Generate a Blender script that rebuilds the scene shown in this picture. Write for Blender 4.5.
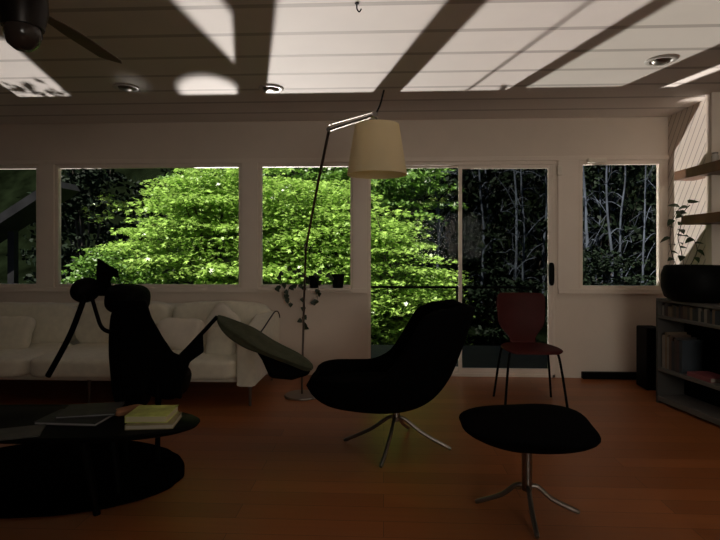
import bpy, bmesh, math, random
import numpy as np
from mathutils import Vector, Matrix, noise
R = math.radians
SC = bpy.context.scene
C = SC.collection
random.seed(7); rng = np.random.default_rng(7)
for o in list(bpy.data.objects): bpy.data.objects.remove(o)

# ---------------------------------------------------------------- camera, sky, sun, exposure
EYE = 1.22; FPX = 520.0; YAW = R(2.6)
cam = bpy.data.cameras.new('camera'); co = bpy.data.objects.new('camera', cam); C.objects.link(co)
co.location = (0, 0, EYE); co.rotation_euler = (R(90), 0, YAW)
cam.sensor_width = 36; cam.lens = 36 * FPX / 720; cam.shift_y = -20 / 720; cam.clip_start = 0.05; cam.clip_end = 200
SC.camera = co
w = bpy.data.worlds.new('sky'); SC.world = w; w.use_nodes = True
wn = w.node_tree.nodes; wl = w.node_tree.links
for n in list(wn): wn.remove(n)
bg = wn.new('ShaderNodeBackground'); wo = wn.new('ShaderNodeOutputWorld')
bg.inputs[0].default_value = (0.55, 0.72, 1.0, 1); bg.inputs[1].default_value = 0.30
wl.new(bg.outputs[0], wo.inputs[0])
SUNP = 11.5
sd = bpy.data.lights.new('sun', 'SUN'); sd.energy = SUNP; sd.angle = R(0.6); sd.color = (1, 0.95, 0.85)
so = bpy.data.objects.new('sun', sd); C.objects.link(so)
so.rotation_euler = Vector((0.30, 0.42, -1.0)).to_track_quat('-Z', 'Y').to_euler()
WY = 5.05; CEIL = 2.48
def beam(name, xa, xb, yn, yf, irr, d=(0.265, -1.0, 0.492), shape='RECTANGLE', back=0.85, spread=1.2, zlim=None, col=(1, 0.93, 0.87), roll=0.0):
    # sunlight mirrored up by a glass table top on the terrace: a near-parallel sheet of light, entering through the windows
    s = d[2]
    z0 = CEIL - s * (WY - yn); z1 = CEIL - s * (WY - yf)
    if zlim: z0, z1 = zlim
    dv = Vector(d)
    c = Vector(((xa + xb) / 2, WY, (z0 + z1) / 2)) - dv * back
    u = dv.normalized()
    sx = (xb - xa) * math.cos(math.atan(d[0])); sy = (z1 - z0) * math.cos(math.asin(u.z))
    l = bpy.data.lights.new(name, 'AREA'); l.shape = shape; l.size = sx; l.size_y = sy
    l.spread = R(spread); l.energy = irr * sx * sy; l.color = col
    o = bpy.data.objects.new(name, l); C.objects.link(o); o.location = c
    right = Vector((0, 0, 1)).cross(u).normalized() * -1
    right = u.cross(Vector((0, 0, 1))).normalized()
    up = right.cross(u)
    if roll: right, up = right * math.cos(roll) + up * math.sin(roll), up * math.cos(roll) - right * math.sin(roll)
    o.rotation_euler = Matrix((right, up, -u)).transposed().to_euler()
    return o
IR = 3.9
beam('glare_narrow_window', -1.30, -0.52, 1.5, 4.4, IR)
beam('glare_center', -0.52, 0.10, 2.45, 4.4, IR)
beam('glare_door', 0.10, 0.405, 0.3, 4.4, IR)
beam('glare_door', 0.432, 0.745, 0.3, 4.4, IR)
beam('glare_door', 0.85, 2.0, 0.3, 4.4, IR * 2.2)
beam('glare_left', -4.0, -2.80, 2.85, 4.4, IR)
beam('glare_spot', -1.88, -1.40, 3.72, 4.45, IR * 0.9, shape='ELLIPSE', spread=3)
beam('glare_speck', -2.30, -2.12, 3.70, 3.98, IR * 0.12, shape='ELLIPSE', spread=5)
beam('glare_strip', -1.494 - .10, -1.494 + .10, 0, 0, IR, zlim=(1.413 - .33, 1.413 + .33), roll=R(38))
beam('glare_right', 2.05, 2.95, 0, 0, IR, d=(0.80, -1.0, 0.85), zlim=(0.75, 2.2), back=0.6)
dl = bpy.data.lights.new('added_rear_fill', 'AREA'); dl.shape = 'RECTANGLE'; dl.size = 1.7; dl.size_y = 1.2; dl.energy = 25; dl.color = (1, 0.93, 0.80); dl.spread = R(115)  # added fill lamp behind the camera, shining in through an invented opening
do = bpy.data.objects.new('added_rear_fill', dl); C.objects.link(do); do.location = (1.6, -2.85, 1.5)
do.rotation_euler = Vector((0.16, 1, 0.02)).to_track_quat('-Z', 'Z').to_euler()
SC.view_settings.view_transform = 'Standard'; SC.view_settings.look = 'None'
SC.view_settings.exposure = 0.0; SC.view_settings.gamma = 1.0; SC.view_settings.use_curve_mapping = False
SC.cycles.max_bounces = 10; SC.cycles.transparent_max_bounces = 24; SC.cycles.diffuse_bounces = 6

# ---------------------------------------------------------------- pixel -> place
FW = Vector((-math.sin(YAW), math.cos(YAW), 0)); RT = Vector((math.cos(YAW), math.sin(YAW), 0))
def ray(px, py): return FW + RT * ((px - 360) / FPX) + Vector((0, 0, 1)) * ((250 - py) / FPX)
def onY(px, py, y):
    d = ray(px, py); return Vector((0, 0, EYE)) + d * (y / d.y)
def onZ(px, py, z):
    d = ray(px, py); return Vector((0, 0, EYE)) + d * ((z - EYE) / d.z)
def onX(px, py, x):
    d = ray(px, py); return Vector((0, 0, EYE)) + d * (x / d.x)

# ---------------------------------------------------------------- materials
def mat(name, col, rough=0.6, metal=0.0, bump=0.0, bscale=60, var=0.0, vscale=6, spec=0.5, trans=0.0, coat=0.0, sheen=0.0):
    m = bpy.data.materials.new(name); m.use_nodes = True
    nt = m.node_tree; b = nt.nodes['Principled BSDF']
    b.inputs['Roughness'].default_value = rough; b.inputs['Metallic'].default_value = metal
    b.inputs['Specular IOR Level'].default_value = spec
    if coat: b.inputs['Coat Weight'].default_value = coat
    if sheen: b.inputs['Sheen Weight'].default_value = sheen
    tc = nt.nodes.new('ShaderNodeTexCoord')
    n = nt.nodes.new('ShaderNodeTexNoise'); n.inputs['Scale'].default_value = vscale; n.inputs['Detail'].default_value = 4
    nt.links.new(tc.outputs['Object'], n.inputs['Vector'])
    r = nt.nodes.new('ShaderNodeValToRGB')
    v = var
    r.color_ramp.elements[0].position = 0.3; r.color_ramp.elements[1].position = 0.7
    r.color_ramp.elements[0].color = tuple(c * (1 - v) for c in col[:3]) + (1,)
    r.color_ramp.elements[1].color = tuple(min(1, c * (1 + v)) for c in col[:3]) + (1,)
    nt.links.new(n.outputs['Fac'], r.inputs['Fac']); nt.links.new(r.outputs['Color'], b.inputs['Base Color'])
    if bump:
        n2 = nt.nodes.new('ShaderNodeTexNoise'); n2.inputs['Scale'].default_value = bscale; n2.inputs['Detail'].default_value = 3
        nt.links.new(tc.outputs['Object'], n2.inputs['Vector'])
        bp = nt.nodes.new('ShaderNodeBump'); bp.inputs['Strength'].default_value = bump; bp.inputs['Distance'].default_value = 0.01
        nt.links.new(n2.outputs['Fac'], bp.inputs['Height']); nt.links.new(bp.outputs['Normal'], b.inputs['Normal'])
    if trans:
        t = nt.nodes.new('ShaderNodeBsdfTranslucent'); mx = nt.nodes.new('ShaderNodeMixShader'); mx.inputs[0].default_value = trans
        nt.links.new(r.outputs['Color'], t.inputs['Color'])
        out = nt.nodes['Material Output']
        nt.links.new(b.outputs[0], mx.inputs[1]); nt.links.new(t.outputs[0], mx.inputs[2]); nt.links.new(mx.outputs[0], out.inputs[0])
    return m
def groove_mat(name, col, axis, pitch, dark, width=0.02, rough=0.6, var=0.03, off=0.0, skew=0.0):
    # tongue-and-groove boards: grooves across one axis of the object
    m = mat(name, col, rough, var=var, vscale=3); nt = m.node_tree; N = nt.nodes; L = nt.links
    b = N['Principled BSDF']; ramp = [n for n in N if n.type == 'VALTORGB'][0]; tc = [n for n in N if n.type == 'TEX_COORD'][0]
    sx = N.new('ShaderNodeSeparateXYZ'); L.new(tc.outputs['Object'], sx.inputs[0])
    src = sx.outputs[axis]
    if skew:
        mu = N.new('ShaderNodeMath'); mu.operation = 'MULTIPLY'; mu.inputs[1].default_value = skew
        L.new(sx.outputs[(2 if axis != 2 else 1)], mu.inputs[0])
        ad = N.new('ShaderNodeMath'); ad.operation = 'ADD'; L.new(src, ad.inputs[0]); L.new(mu.outputs[0], ad.inputs[1]); src = ad.outputs[0]
    a = N.new('ShaderNodeMath'); a.operation = 'ADD'; a.inputs[1].default_value = 100 * pitch + off; L.new(src, a.inputs[0])
    md = N.new('ShaderNodeMath'); md.operation = 'MODULO'; md.inputs[1].default_value = pitch; L.new(a.outputs[0], md.inputs[0])
    lt = N.new('ShaderNodeMath'); lt.operation = 'LESS_THAN'; lt.inputs[1].default_value = width; L.new(md.outputs[0], lt.inputs[0])
    mx = N.new('ShaderNodeMix'); mx.data_type = 'RGBA'; L.new(lt.outputs[0], mx.inputs[0]); L.new(ramp.outputs[0], mx.inputs[6])
    mx.inputs[7].default_value = dark + (1,)
    L.new(mx.outputs[2], b.inputs['Base Color'])
    return m
def floor_mat():
    m = bpy.data.materials.new('oak_planks'); m.use_nodes = True; nt = m.node_tree; N = nt.nodes; L = nt.links
    b = N['Principled BSDF']; b.inputs['Roughness'].default_value = 0.34
    tc = N.new('ShaderNodeTexCoord')
    br = N.new('ShaderNodeTexBrick'); br.inputs['Scale'].default_value = 1.0
    br.inputs['Brick Width'].default_value = 1.35; br.inputs['Row Height'].default_value = 0.13
    br.inputs['Mortar Size'].default_value = 0.0012; br.inputs['Mortar Smooth'].default_value = 0.2
    br.inputs['Color1'].default_value = (0.37, 0.125, 0.037, 1); br.inputs['Color2'].default_value = (0.26, 0.085, 0.026, 1)
    br.inputs['Mortar'].default_value = (0.05, 0.016, 0.006, 1)
    L.new(tc.outputs['Object'], br.inputs['Vector'])
    mp = N.new('ShaderNodeMapping'); mp.inputs['Scale'].default_value = (0.8, 14, 1); L.new(tc.outputs['Object'], mp.inputs[0])
    n = N.new('ShaderNodeTexNoise'); n.inputs['Scale'].default_value = 3; n.inputs['Detail'].default_value = 6; L.new(mp.outputs[0], n.inputs['Vector'])
    r = N.new('ShaderNodeValToRGB'); r.color_ramp.elements[0].color = (0.72, 0.68, 0.64, 1); r.color_ramp.elements[1].color = (1.1, 1.1, 1.1, 1)
    L.new(n.outputs['Fac'], r.inputs['Fac'])
    mx = N.new('ShaderNodeMix'); mx.data_type = 'RGBA'; mx.blend_type = 'MULTIPLY'; mx.inputs[0].default_value = 1
    L.new(br.outputs['Color'], mx.inputs[6]); L.new(r.outputs[0], mx.inputs[7]); L.new(mx.outputs[2], b.inputs['Base Color'])
    rr = N.new('ShaderNodeMapRange'); rr.inputs[3].default_value = 0.27; rr.inputs[4].default_value = 0.45
    L.new(n.outputs['Fac'], rr.inputs[0]); L.new(rr.outputs[0], b.inputs['Roughness'])
    return m
def glass_mat(name, tint=(1, 1, 1)):
    m = bpy.data.materials.new(name); m.use_nodes = True; nt = m.node_tree; N = nt.nodes; L = nt.links
    N.remove(N['Principled BSDF']); out = N['Material Output']
    t = N.new('ShaderNodeBsdfTransparent'); t.inputs[0].default_value = tint + (1,)
    g = N.new('ShaderNodeBsdfGlossy'); g.inputs['Roughness'].default_value = 0.01
    lw = N.new('ShaderNodeFresnel'); lw.inputs[0].default_value = 1.08
    mx = N.new('ShaderNodeMixShader'); L.new(lw.outputs[0], mx.inputs[0]); L.new(t.outputs[0], mx.inputs[1]); L.new(g.outputs[0], mx.inputs[2])
    L.new(mx.outputs[0], out.inputs[0]); return m
M = {}
M['wall'] = mat('warm_white_paint', (0.74, 0.64, 0.54), 0.85, bump=0.05, bscale=90, var=0.02)
M['dark_unseen'] = mat('light_soaking_dark', (0.06, 0.035, 0.02), 0.6, var=0.3)  # unseen walls made dark so they throw little light back
M['frame'] = mat('window_frame_paint', (0.78, 0.68, 0.58), 0.5, var=0.02)
M['ceil'] = groove_mat('ceiling_boards', (0.72, 0.655, 0.60), 1, 0.345, (0.46, 0.405, 0.365), 0.042, 0.7, off=-4.02 + 0.345 * 12)
M['siding'] = groove_mat('diagonal_boards', (0.70, 0.62, 0.54), 1, 0.085, (0.36, 0.30, 0.25), 0.012, 0.7, skew=0.7)
M['floor'] = floor_mat()
M['glass'] = glass_mat('window_glass'); M['glass_tint'] = glass_mat('screened_glass', (0.62, 0.63, 0.62))
M['sofa'] = mat('oatmeal_fabric', (0.74, 0.69, 0.55), 0.95, bump=0.3, bscale=300, var=0.06, vscale=20, sheen=0.2)
M['pillow'] = mat('cream_linen', (0.78, 0.71, 0.60), 0.95, bump=0.3, bscale=250, var=0.05, vscale=12)
M['piping'] = mat('dark_piping', (0.02, 0.015, 0.012), 0.8)
M['black_fabric'] = mat('black_felt', (0.0022, 0.002, 0.0024), 0.95, bump=0.2, bscale=200, var=0.1, spec=0.03)
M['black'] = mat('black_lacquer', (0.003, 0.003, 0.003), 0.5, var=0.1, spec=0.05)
M['black_leather'] = mat('black_leather', (0.002, 0.0018, 0.002), 0.6, bump=0.2, bscale=80, var=0.1, spec=0.06)
M['metal'] = mat('brushed_metal', (0.26, 0.235, 0.21), 0.35, 1.0, var=0.05)
M['chrome'] = mat('dark_chrome', (0.24, 0.22, 0.20), 0.3, 1.0, var=0.05)
M['shade'] = mat('parchment_shade', (0.88, 0.78, 0.54), 0.9, bump=0.1, bscale=150, var=0.03, trans=0.5)
M['red'] = mat('red_stained_ply', (0.05, 0.006, 0.005), 0.55, var=0.12, vscale=10, spec=0.15)
M['green_cloth'] = mat('olive_blanket', (0.05, 0.055, 0.028), 0.95, bump=0.4, bscale=60, var=0.2, vscale=20)
M['white_board'] = mat('grey_white_laminate', (0.11, 0.10, 0.09), 0.5, var=0.03)
M['board_shade'] = mat('shaded_laminate', (0.05, 0.045, 0.04), 0.6, var=0.03)  # darker copy of the shelf laminate, interior shade painted into the sides
M['wood'] = mat('brown_shelf_wood', (0.16, 0.075, 0.04), 0.5, var=0.25, vscale=8)
M['fan'] = mat('dark_bronze', (0.025, 0.02, 0.018), 0.35, 0.6, var=0.05)
M['blade'] = mat('dark_walnut_blade', (0.17, 0.13, 0.10), 0.7, var=0.15)
M['deckwood'] = mat('weathered_deck', (0.028, 0.024, 0.018), 0.9, var=0.3)
M['ground'] = mat('leaf_litter', (0.030, 0.028, 0.014), 0.95, var=0.6, vscale=3, bump=0.6, bscale=5)
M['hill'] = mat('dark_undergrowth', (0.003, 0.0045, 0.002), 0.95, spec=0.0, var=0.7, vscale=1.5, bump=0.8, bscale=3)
M['bark'] = mat('brown_bark', (0.045, 0.035, 0.026), 0.9, var=0.3, vscale=10, bump=0.5, bscale=20)
M['grey_bark'] = mat('pale_grey_bark', (0.05, 0.06, 0.08), 0.9, var=0.5, vscale=4, bump=0.5, bscale=20)
M['leaf_lime'] = mat('lime_leaves', (0.29, 0.45, 0.09), 0.33, var=0.55, vscale=9, trans=0.35)
M['leaf_green'] = mat('green_leaves', (0.10, 0.20, 0.03), 0.4, var=0.4, vscale=7, trans=0.3)
M['leaf_dark'] = mat('shaded_evergreen_leaves', (0.006, 0.011, 0.005), 0.6, var=0.5, vscale=5, trans=0.0, spec=0.08)  # near-black leaf colour carries the shade in the woods
M['shed'] = mat('shed_boards', (0.012, 0.012, 0.013), 0.9, var=0.3, spec=0.1)
M['leaf_house'] = mat('houseplant_leaf', (0.02, 0.035, 0.012), 0.45, var=0.3, trans=0.1)

# ---------------------------------------------------------------- mesh helpers
def link(name, me, m, parent=None):
    o = bpy.data.objects.new(name, me); C.objects.link(o)
    if m is not None:
        me.materials.append(m)
    if parent is not None: o.parent = parent
    return o
def obj(name, bm, m, parent=None, smooth=True, origin=None, bevel=0, sub=0):
    me = bpy.data.meshes.new(name)
    bmesh.ops.recalc_face_normals(bm, faces=bm.faces)
    if origin is not None:
        bmesh.ops.translate(bm, verts=bm.verts, vec=-Vector(origin))
    bm.to_mesh(me); bm.free()
    o = link(name, me, m, parent)
    if origin is not None: o.location = origin
    if smooth:
        for p in me.polygons: p.use_smooth = True
        me.set_sharp_from_angle(angle=R(45))
    if bevel:
        md = o.modifiers.new('bevel', 'BEVEL'); md.width = bevel; md.segments = 3; md.limit_method = 'ANGLE'
    if sub:
        md = o.modifiers.new('sub', 'SUBSURF'); md.levels = sub; md.render_levels = sub
    return o
def tag(o, label, cat, group=None, kind=None):
    o['label'] = label; o['category'] = cat
    if group: o['group'] = group
    if kind: o['kind'] = kind
    return o
def thing(name, label, cat, loc=(0, 0, 0), rz=0, group=None):
    o = bpy.data.objects.new(name, None); o.empty_display_size = 0.1; C.objects.link(o)
    o.location = loc; o.rotation_euler = (0, 0, rz); return tag(o, label, cat, group)
def struct(name, bm, m, parent=None, **k):
    o = obj(name, bm, m, parent, **k)
    if parent is None: o['kind'] = 'structure'
    return o
def bx(bm, x0, x1, y0, y1, z0, z1, mt=None):
    vs = [bm.verts.new((x, y, z)) for x in (x0, x1) for y in (y0, y1) for z in (z0, z1)]
    for f in ((0, 1, 3, 2), (4, 6, 7, 5), (0, 4, 5, 1), (2, 3, 7, 6), (0, 2, 6, 4), (1, 5, 7, 3)): bm.faces.new([vs[i] for i in f])
    if mt is not None: bmesh.ops.transform(bm, matrix=mt, verts=vs)
    return vs
def box(x0, x1, y0, y1, z0, z1):
    bm = bmesh.new(); bx(bm, x0, x1, y0, y1, z0, z1); return bm
def tube(bm, pts, rad, seg=12, cap=True):
    pts = [Vector(p) for p in pts]; n = len(pts)
    rad = rad if isinstance(rad, (list, tuple)) else [rad] * n
    t = (pts[1] - pts[0]).normalized(); a = t.orthogonal().normalized(); rings = []
    for i, p in enumerate(pts):
        t2 = (pts[min(i + 1, n - 1)] - pts[max(i - 1, 0)]).normalized()
        a = (a - t2 * a.dot(t2)).normalized(); b = t2.cross(a)
        rr = rad[i]; ra, rb = rr if isinstance(rr, tuple) else (rr, rr)
        rings.append([bm.verts.new(p + a * math.cos(k * 2 * math.pi / seg) * ra + b * math.sin(k * 2 * math.pi / seg) * rb) for k in range(seg)])
    for i in range(n - 1):
        for k in range(seg): bm.faces.new((rings[i][k], rings[i][(k + 1) % seg], rings[i + 1][(k + 1) % seg], rings[i + 1][k]))
    if cap: bm.faces.new(rings[0][::-1]); bm.faces.new(rings[-1])
def lathe(bm, prof, c=(0, 0, 0), seg=40):
    rings = []
    for r, z in prof:
        if r < 1e-5: rings.append([bm.verts.new((c[0], c[1], c[2] + z))])
        else: rings.append([bm.verts.new((c[0] + r * math.cos(k * 2 * math.pi / seg), c[1] + r * math.sin(k * 2 * math.pi / seg), c[2] + z)) for k in range(seg)])
    for i in range(len(rings) - 1):
        a, b = rings[i], rings[i + 1]
        for k in range(seg):
            q = (k + 1) % seg
            if len(a) == 1 and len(b) == 1: continue
            if len(a) == 1: bm.faces.new((a[0], b[k], b[q]))
            elif len(b) == 1: bm.faces.new((a[k], a[q], b[0]))
            else: bm.faces.new((a[k], a[q], b[q], b[k]))
def smoothpath(pts, n=8):
    pts = [Vector(p) for p in pts]; out = []
    for i in range(len(pts) - 1):
        p0 = pts[max(i - 1, 0)]; p1 = pts[i]; p2 = pts[i + 1]; p3 = pts[min(i + 2, len(pts) - 1)]
        for k in range(n):
            t = k / n
            out.append(0.5 * ((2 * p1) + (p2 - p0) * t + (2 * p0 - 5 * p1 + 4 * p2 - p3) * t * t + (3 * p1 - p0 - 3 * p2 + p3) * t ** 3))
    out.append(pts[-1]); return out
def lerps(vals, m):
    n = len(vals) - 1; return [vals[min(int(i * n / (m - 1)), n - 1)] * (1 - (i * n / (m - 1) - min(int(i * n / (m - 1)), n - 1))) + vals[min(int(i * n / (m - 1)), n - 1) + 1] * (i * n / (m - 1) - min(int(i * n / (m - 1)), n - 1)) for i in range(m)]
def cushion(sx, sy, sz, n=16, e=0.35, mt=None, wob=0.0, seed=0, bm=None, puff=0.0):
    # plump rounded box, sizes are full extents
    bm = bm or bmesh.new(); t = bmesh.new()
    bmesh.ops.create_cube(t, size=2); bmesh.ops.subdivide_edges(t, edges=t.edges[:], cuts=n, use_grid_fill=True)
    for v in t.verts:
        p = v.co.copy()
        q = Vector([math.copysign(abs(a) ** 1.0, a) for a in p])
        s = max(abs(a) for a in q); l = (abs(q.x) ** (2 / e) + abs(q.y) ** (2 / e) + abs(q.z) ** (2 / e)) ** (e / 2)
        q = q * (s / l)
        k = 1 + puff * (1 - (p.x if abs(p.x) < 1 else math.copysign(1, p.x)) ** 2) * (1 - p.y ** 2) if puff else 1
        v.co = Vector((q.x * sx / 2, q.y * sy / 2, q.z * sz / 2 * k))
        if wob:
            v.co += Vector((noise.noise(v.co * 5 + Vector((seed, 0, 0))), noise.noise(v.co * 5 + Vector((0, seed + 9, 0))), noise.noise(v.co * 5 + Vector((0, 0, seed + 5))))) * wob
    me = bpy.data.meshes.new('t'); 
    if mt is not None: bmesh.ops.transform(t, matrix=mt, verts=t.verts)
    t.to_mesh(me); t.free(); bm.from_mesh(me); bpy.data.meshes.remove(me); return bm
def T(x, y, z, rx=0, ry=0, rz=0):
    return Matrix.Translation((x, y, z)) @ Matrix.Rotation(R(rz), 4, 'Z') @ Matrix.Rotation(R(ry), 4, 'Y') @ Matrix.Rotation(R(rx), 4, 'X')

# ---------------------------------------------------------------- the room
XL, XR, YB = -4.6, 2.69, -2.6
HEAD, SILL = 2.065, 0.85
struct('floor', box(XL - .2, XR + .2, YB - .2, WY + .15, -0.1, 0), M['floor'], smooth=False)
struct('ceiling', box(XL - .2, XR + .2, YB - .2, WY + .15, CEIL, CEIL + 0.12), M['ceil'], smooth=False)
rf = struct('trim_1', box(XL - 1, XR + 1, YB - .6, WY + 1.25, CEIL + 0.14, CEIL + 0.34), M['deckwood'], smooth=False)
struct('wall_left', box(XL - .15, XL, YB, WY, 0, CEIL), M['dark_unseen'], smooth=False)
struct('wall_right', box(XR, XR + .15, YB, WY, 0, CEIL), M['siding'], smooth=False)
q = bmesh.new(); y0, y1 = YB - .15, YB
bx(q, XL - .15, XR + .15, y0, y1, 0, .9); bx(q, XL - .15, XR + .15, y0, y1, 2.1, CEIL); bx(q, XL - .15, .75, y0, y1, .9, 2.1); bx(q, 2.45, XR + .15, y0, y1, .9, 2.1)
struct('wall_front', q, M['dark_unseen'], smooth=False)
q = bmesh.new(); bx(q, .75, .79, y0, y1, .9, 2.1); bx(q, 2.41, 2.45, y0, y1, .9, 2.1); bx(q, .79, 2.41, y0, y1, .9, .94); bx(q, .79, 2.41, y0, y1, 2.06, 2.1)  # unseen window added behind the camera to let the fill lamp in
f5 = struct('window_5', q, M['frame'], smooth=False); obj('glass', box(.79, 2.41, y0 + .05, y0 + .055, .94, 2.06), M['glass'], f5, smooth=False)
WIN = [(-4.45, -3.46), (-3.26, -1.41), (-1.21, -0.31)]
W4 = (1.87, 2.635); DOOR = (-0.15, 1.64)
bm = bmesh.new(); ya, yb = WY, WY + 0.055
def seg(a, b, z0, z1): bx(bm, a, b, ya, yb, z0, z1)
seg(XL, XR + .15, HEAD, CEIL)
seg(XL, DOOR[0], 0, SILL); seg(DOOR[1], XR + .15, 0, SILL)
for a, b in ((XL, -4.45), (-3.46, -3.26), (-1.41, -1.21), (-0.31, DOOR[0]), (DOOR[1], 1.87), (2.635, XR + .15)): seg(a, b, SILL, HEAD)
struct('wall_back', bm, M['wall'], smooth=False)
bm = bmesh.new()   # beam under the ceiling and flat casings between the windows
bx(bm, XL, XR, WY - 0.018, WY, HEAD + 0.01, HEAD + 0.05)
for a, b in ((-3.44, -3.28), (-1.39, -1.23), (-0.30, -0.16), (1.66, 1.85)): bx(bm, a, b, WY - 0.018, WY, SILL - 0.02, HEAD + 0.01)
bx(bm, XL, -0.16, WY - 0.03, WY, SILL - 0.045, SILL - 0.0)
bx(bm, 1.66, XR, WY - 0.03, WY, SILL - 0.045, SILL - 0.0)
struct('trim_2', bm, M['frame'], smooth=False, bevel=0.003)
for i, (a, b) in enumerate(WIN + [W4]):
    bm = bmesh.new(); t = 0.014 if i < 3 else 0.028; y0, y1 = WY + 0.0, WY + 0.05
    bx(bm, a, a + t, y0, y1, SILL, HEAD); bx(bm, b - t, b, y0, y1, SILL, HEAD); bx(bm, a + t, b - t, y0, y1, SILL, SILL + 0.03); bx(bm, a + t, b - t, y0, y1, HEAD - 0.03, HEAD)
    f = struct('window_%d' % (i + 1), bm, M['frame'], smooth=False, bevel=0.003)
    obj('glass', box(a + t, b - t, WY + 0.022, WY + 0.027, SILL + 0.03, HEAD - 0.03), M['glass'], f, smooth=False)
    if i == 2: obj('sill', box(a, b, WY - 0.10, WY + 0.0, SILL - 0.02, SILL + 0.004), M['frame'], f, smooth=False, bevel=0.004)
bm = bmesh.new()
bx(bm, DOOR[0], DOOR[1], WY - .01, WY + 0.09, HEAD - 0.028, HEAD); bx(bm, DOOR[0], DOOR[0] + .008, WY, WY + .085, 0, HEAD - .028)
bx(bm, DOOR[1] - .03, DOOR[1], WY, WY + .11, 0, HEAD - .028); bx(bm, DOOR[0], DOOR[1], WY, WY + .11, 0, 0.03)
d1 = struct('door_1', bm, M['frame'], smooth=False, bevel=0.003)
def panel(xa, xb, y, gm, t=0.035):
    q = bmesh.new(); z0, z1 = 0.03, HEAD - 0.028
    bx(q, xa, xa + t, y, y + .03, z0, z1); bx(q, xb - t, xb, y, y + .03, z0, z1); bx(q, xa + t, xb - t, y, y + .03, z0, z0 + 0.05); bx(q, xa + t, xb - t, y, y + .03, z1 - t, z1)
    p = obj('sliding_panel', q, M['frame'], d1, smooth=False, bevel=0.002)
    obj('glass', box(xa + t, xb - t, y + .012, y + .018, z0 + .05, z1 - t), gm, p, smooth=False); return p
panel(DOOR[0] + .008, 0.757, WY + 0.045, M['glass'], 0.016)
pr = panel(0.723, DOOR[1] - .03, WY + 0.008, M['glass_tint'], 0.034)
hb = cushion(0.05, 0.05, 0.22, n=6, e=0.5); bmesh.ops.translate(hb, verts=hb.verts, vec=(1.60, WY - 0.01, 0.99))
obj('handle', hb, M['black'], pr)
struct('baseboard_right', box(XR - .012, XR, YB, WY, 0, 0.09), M['frame'], smooth=False)
tag(obj('baseboard_heater', box(1.88, 2.48, WY - .05, WY - .002, 0.0, 0.065), M['black'], bevel=0.006), 'low black heater strip on the floor under the right window', 'heater')
bm = box(*[v for v in (1.645, 1.69, WY - .045, WY - .018, 1.93, 2.02)]); 
s = tag(obj('door_sensor', bm, M['pillow'], bevel=0.005), 'small white sensor box at the upper right corner of the sliding door', 'sensor')
bm = box(1.93, 2.10, WY - .05, WY - .018, 2.045, 2.09)
tag(obj('alarm_sensor', bm, M['pillow'], bevel=0.006), 'small pale sensor bar above the right window', 'sensor')
# upright column of the shelving by the right wall
struct('trim_3', box(2.62, XR, 4.28, 4.36, 0.84, CEIL), M['frame'], smooth=False)

# recessed lights
def recessed(px, py, label, eye=True):
    p = onZ(px, py, CEIL)
    t = thing('recessed_light', label, 'ceiling light', (p.x, p.y, CEIL), 0, 'recessed lights in the ceiling')
    q = bmesh.new(); lathe(q, [(0.062, 0.0), (0.095, 0.0), (0.098, -0.006), (0.09, -0.012), (0.07, -0.010), (0.062, 0.0)]); obj('trim_ring', q, M['white_trim'], t)
    q = bmesh.new(); lathe(q, [(0.060, -0.001), (0.058, -0.006), (0.05, -0.018), (0.03, -0.026), (0.0, -0.028)]); obj('lens', q, M['metal'], t)
M['white_trim'] = mat('white_enamel', (0.5, 0.46, 0.42), 0.35)
recessed(271, 88, 'round recessed light at the left corner of the sunlit ceiling patch')
recessed(661, 60, 'round recessed light near the right wall above the right window')
recessed(126, 87, 'round recessed light in the dark part of the ceiling left of the sunlit patch')

# ---------------------------------------------------------------- ceiling fan
fx, fy = onZ(22, 28, 2.18).x, onZ(22, 28, 2.18).y
p = onY(23, 28, 2.0)
t = thing('ceiling_fan', 'dark bronze ceiling fan with dark blades hanging at upper left', 'ceiling fan', (p.x, p.y, 0))
q = bmesh.new(); lathe(q, [(0, 2.48), (0.075, 2.48), (0.08, 2.45), (0.05, 2.42), (0.02, 2.41), (0.0, 2.41)]); obj('canopy', q, M['fan'], t)
q = bmesh.new(); lathe(q, [(0, 2.42), (0.016, 2.42), (0.016, 2.32), (0.0, 2.32)], seg=16); obj('downrod', q, M['fan'], t)
q = bmesh.new(); lathe(q, [(0, 2.335), (0.06, 2.335), (0.085, 2.30), (0.09, 2.17), (0.075, 2.10), (0.0, 2.10)]); obj('motor_housing', q, M['fan'], t)
q = bmesh.new(); lathe(q, [(0, 2.10), (0.066, 2.10), (0.068, 2.075), (0.055, 2.035), (0.03, 2.015), (0, 2.01)]); obj('light_globe', q, mat('smoked_glass', (0.05, 0.04, 0.035), 0.15), t)
bt_ = onZ(98, 52, 2.2); bl_a = math.atan2(bt_.y - p.y, bt_.x - p.x)
for k in range(3):
    a = bl_a + R(120 * k)
    q = bmesh.new(); pr_ = [(0.10, 0.03), (0.18, 0.05), (0.35, 0.062), (0.62, 0.06), (0.66, 0.04)]
    up_ = [q.verts.new((x, s_ * w_, 2.205 + 0.004 * s2 + s_ * 0.012)) for s2 in (0, 1) for (x, w_, s_) in [(x, w_, 1) for x, w_ in pr_] + [(x, w_, -1) for x, w_ in pr_[::-1]]]
    n = len(pr_) * 2
    q.faces.new(up_[:n]); q.faces.new(up_[n:][::-1])
    for i in range(n): q.faces.new((up_[i], up_[(i + 1) % n], up_[n + (i + 1) % n], up_[n + i]))
    bmesh.ops.rotate(q, verts=q.verts, matrix=Matrix.Rotation(a, 3, 'Z')); obj('blade', q, M['blade'], t)
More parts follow.
